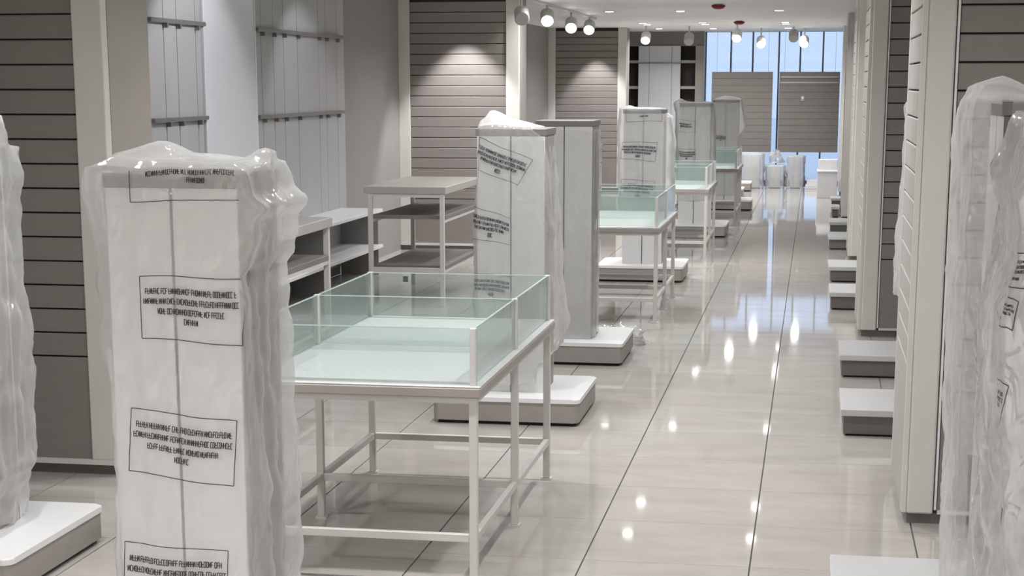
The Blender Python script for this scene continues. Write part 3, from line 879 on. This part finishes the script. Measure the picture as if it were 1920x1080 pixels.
# ------------------------------------------------------------------ far end things
def slat_board(x0, x1, z0, z1, y, label, extra=False):
    t = thing('hanging_panel', ((x0 + x1) / 2, y, z0), label, 'panel')
    box('board', x0, y + 0.012, z0, x1, y + 0.05, z1, 'slat_back', t)
    n = 12; p = (z1 - z0) / n
    for k in range(n):
        box('plank', x0, y, z0 + k * p + 0.002, x1, y + 0.012, z0 + (k + 1) * p - 0.002, 'slat', t)
    for x in (x0 + 0.08, x1 - 0.08):
        box('cable', x - 0.002, y + 0.03, z1, x + 0.002, y + 0.034, CEIL, 'rail', t)
    if extra:
        for z in (z1 - 0.09, z1 - 0.18):
            box('metal_strip', x0 + 0.02, y - 0.004, z, x1 - 0.02, y, z + 0.014, 'metal', t)
        h = box('hook_plate', x0 + 0.37, y - 0.012, z1 - 0.47, x0 + 0.41, y, z1 - 0.40, 'white', t)
        box('hook', x0 + 0.383, y - 0.04, z1 - 0.46, x0 + 0.397, y - 0.012, z1 - 0.445, 'rubber', h)
slat_board(-1.725, -0.715, 0.56, 1.88, 29.8, 'dark hanging panel before the shop window, plain')
slat_board(-0.605, 0.385, 0.56, 1.88, 29.8, 'hanging panel before the shop window with white hook plate', True)

t = thing('wall_display', (-2.55, 30.2, 0), 'end wall display with pale centre panel between dark brown shelves', 'display')
box('back', -3.19, 30.38, 0.0, -1.88, 30.48, CEIL, 'brown', t)
box('header', -3.19, 30.05, 2.31, -1.88, 30.38, CEIL, 'slat', t)
box('side_post', -2.02, 30.02, 0.0, -1.88, 30.38, 2.31, 'side', t)
box('side_post', -3.30, 30.02, 0.0, -3.19, 30.38, CEIL, 'side', t)
for x0, x1 in ((-3.19, -2.98), (-2.27, -2.02)):
    for z in (2.03, 1.60, 1.2, 0.8, 0.4):
        box('shelf', x0, 30.06, z, x1, 30.38, z + 0.045, 'standtop', t)
for a, b in ((-2.98, -2.80), (-2.795, -2.42), (-2.415, -2.27)):
    box('centre_panel', a, 30.0, 0.0, b, 30.05, 2.31, 'mirror', t)
box('centre_rail', -2.98, 29.98, 2.02, -2.27, 30.0, 2.04, 'rail', t)

def bundle(x0, x1, z1, y, d, seed, label):
    Bag((x0 + x1) / 2, y, d, [(2, x0), (0, x0 - 0.02)], [(2, x1), (0, x1 + 0.02)], [(2, 0.0), (0, 0.02)], [(2, 0.0), (0, 0.02)], z1, 0.012, seed, 'film_far', 1.3, nt=60, nz=24,
        tag_=(label, 'plastic wrap', None), hem=0.004, k=0.15, crum=0.7)
    t = tag(box('carton', x0 + 0.04, y + 0.04, 0.0, x1 - 0.04, y + d - 0.04, z1 - 0.03, 'box', None, 0.006), label.replace('plastic wrap around', 'white carton inside'), 'box')
bundle(-1.17, -0.83, 0.56, 29.0, 0.5, 21.0, 'plastic wrap around the left-hand bundle under the plain hanging panel')
bundle(-0.75, -0.49, 0.36, 29.1, 0.45, 22.0, 'plastic wrap around the low carton between taller bundles')
bundle(-0.41, -0.17, 0.52, 29.1, 0.45, 23.0, 'plastic wrap around the tall carton under the hook panel')
# loose film heaped on the low carton
def crumple(name, c, rx, ry, rz, seed, mat, label):
    V, Fc = [], []
    n, m = 40, 14
    for j in range(m + 1):
        a = j / m * math.pi / 2
        for i in range(n):
            b = i / n * 2 * math.pi
            k = 1 + 0.45 * noise.noise(Vector((math.cos(b) * 2 + seed, math.sin(b) * 2, a * 2))) + 0.25 * noise.noise(Vector((math.cos(b) * 6 + seed, math.sin(b) * 6, a * 6)))
            V.append((c[0] + rx * math.cos(a) * math.cos(b) * k, c[1] + ry * math.cos(a) * math.sin(b) * k, c[2] + max(0.0, rz * math.sin(a) * k) + 0.002))
    for j in range(m):
        for i in range(n):
            Fc.append((j * n + i, j * n + (i + 1) % n, (j + 1) * n + (i + 1) % n, (j + 1) * n + i))
    me = bpy.data.meshes.new(name); me.from_pydata(V, [], Fc); me.update()
    for p in me.polygons: p.use_smooth = True
    return tag(link_mesh(name, me, M[mat]), label, 'plastic film')
crumple('plastic_film', (-0.62, 29.33, 0.40), 0.12, 0.12, 0.17, 3.1, 'film_far', 'loose heap of clear film on the low carton at the window')
crumple('plastic_film', (-1.28, 11.42, 0.0), 0.22, 0.16, 0.10, 5.2, 'film_clear', 'scrap of clear film on the floor behind the bare-capped tower')

t = thing('cash_counter', (0.215, 27.0, 0), 'low white counter block with set-back upper part, in front of window', 'counter')
box('lower_block', 0.063, 26.7, 0.0, 0.36, 27.25, 0.385, 'box', t, 0.005)
box('worktop', 0.055, 26.69, 0.385, 0.366, 27.26, 0.41, 'white', t, 0.003)
box('upper_block', 0.075, 26.95, 0.41, 0.36, 27.25, 0.56, 'box', t, 0.005)
t = thing('display_plinth', (0.0, 29.2, 0), 'small white stepped plinth between tall carton and counter', 'plinth')
box('lower_step', -0.12, 29.0, 0.0, 0.12, 29.5, 0.06, 'white', t, 0.004)
box('upper_step', -0.10, 29.15, 0.06, 0.10, 29.5, 0.14, 'white', t, 0.004)

# ------------------------------------------------------------------ ceiling fittings and their light
def downlight(x, y, watts):
    t = thing('downlight', (x, y, CEIL), 'round recessed white ceiling downlight', 'light', 'recessed ceiling downlights')
    lathe('trim_ring', [(0.070, -0.006), (0.074, -0.002), (0.074, 0.012), (0.055, 0.012), (0.055, -0.004)], 'fixture', t, (0, 0, 0))
    lathe('lens', [(0.050, -0.0075), (0.050, 0.004)], 'lens', t, (0, 0, 0))
    lamp_area('downlight_lamp', (x, y, CEIL - 0.012), 0.10, watts)
for y in (-6.0, -3.5, -1.0, 1.2, 5.2, 7.6, 8.9, 10.6, 12.2, 13.6, 16.1, 17.4, 21.5, 25.7, 26.4, 28.4):  # rows behind and near the camera, mid-aisle fillers and window row added for brightness
    for x in (-2.5, -1.64, -0.465, 1.2):
        if x == -2.5 and y in (7.6, 8.9): continue
        if x == 1.2 and any(a - 0.3 < y < a + b + 0.3 for a, b, c in RF): continue
        downlight(x, y, DOWN_W * {-6.0: 3.6, -3.5: 3.6, -1.0: 3.2, 1.2: 1.5, 5.2: 0.8, 8.9: 0.85, 10.6: 0.4, 12.2: 0.65, 13.6: 0.9}.get(y, 1.0)
                  * (0.3 if x > 1 and y > 6 else 1.0) * (0.35 if x < -2 and 9 < y < 15 else 1.0))

def spot_fixture(x, y, z, aim, lit=True, energy=None, label='track spotlight', drop=0.0):
    t = thing('track_spotlight', (x, y, CEIL), label, 'spotlight')
    lathe('stem', [(0.012, z + 0.05 - CEIL), (0.012, -drop)], 'fixture', t, (0, 0, 0), n=10)
    d = (Vector(aim) - Vector((x, y, z))).normalized()
    q = (-d).to_track_quat('Z', 'Y').to_euler()
    lathe('head', [(0.068, -0.09), (0.074, -0.085), (0.074, 0.06), (0.048, 0.09)], 'fixture' if lit else 'fixture_grey', t, (0, 0, z - CEIL), q)
    lathe('lens', [(0.062, -0.094), (0.062, -0.086)], 'lens' if lit else 'fixture_grey', t, (0, 0, z - CEIL), q)
    if energy:
        p = Vector((x, y, z)) + d * 0.09
        lamp_spot('spot_lamp', p, aim, energy, math.radians(55))

tr = thing('light_track', (-2.9, 19.0, CEIL), 'white ceiling track carrying a row of spotlights', 'track')
box('bar', -2.915, 17.2, CEIL - 0.03, -2.885, 23.4, CEIL, 'fixture', tr)
for k, (a, b, lit, lb) in enumerate([(978, 28, False, 'unlit'), (1026, 32, True, 'first lit'), (1071, 46, True, 'second lit'), (1105, 50, True, 'third lit, brightest')]):
    p = on_x(a, b, -2.9)
    spot_fixture(-2.9, p.y, min(p.z, CEIL - 0.10), (-2.3 - 0.15 * k, p.y - 2.6, 0.9), lit, 16.0 if lit else None, lb + ' spotlight hanging from the ceiling track', 0.0302)
for (a, b, Y, lit, lb) in [(1211, 70, 27.0, True, 'single lit spotlight before the end wall display'), (1292, 72, 27.4, False, 'unlit grey spotlight before the end wall display'),
                           (1382, 66, 26.6, True, 'lit spotlight under the red fire alarm'), (1427, 78, 28.6, True, 'lit spotlight before the shop window, under the ceiling edge'),
                           (1488, 66, 27.8, False, 'unlit grey spotlight before the shop window'), (1508, 77, 28.6, True, 'lit spotlight above the hook panel')]:
    p = on_y(a, b, Y)
    spot_fixture(p.x, Y, min(p.z, CEIL - 0.11), (p.x, Y - 2.0, 1.0), lit, 8.0 if lit else None, lb)
for (a, b, lb) in ((1347, 13, 'red fire alarm on the ceiling, away from spotlights'), (1386, 43, 'red fire alarm on the ceiling above a lit spotlight')):
    p = on_z(a, b, CEIL - 0.03)
    t = thing('fire_alarm', (p.x, p.y, CEIL), lb, 'alarm')
    lathe('mount', [(0.05, -0.012), (0.055, 0)], 'fixture', t)
    lathe('dome', [(0.02, -0.055), (0.05, -0.05), (0.075, -0.03), (0.078, -0.012)], 'red', t)

# wall washers above the partitions (their scallops show on the slats)
def washer(x, y, tx, ty, tz, w, ang, lb):
    t = thing('wall_washer', (x, y, CEIL), lb, 'light')
    lathe('ring', [(0.06, -0.01), (0.064, 0.0)], 'fixture', t)
    lamp_spot('washer_lamp', (x, y, CEIL - 0.02), (tx, ty, tz), w, math.radians(ang), 0.45, (0.98, 0.97, 1.0))
washer(-3.50, 17.22, -3.50, 17.40, 0.5, 140, 74, 'wall washer above the spotlit slatted partition')
washer(-3.42, 27.42, -3.42, 27.60, 0.5, 110, 70, 'wall washer above the far slatted partition')
washer(-3.2, 13.8, -4.2, 14.1, 1.3, 25, 85, 'wall washer above the long rails')
washer(-3.0, 11.2, -4.2, 11.5, 1.5, 70, 85, 'wall washer above the pale glossy panel')
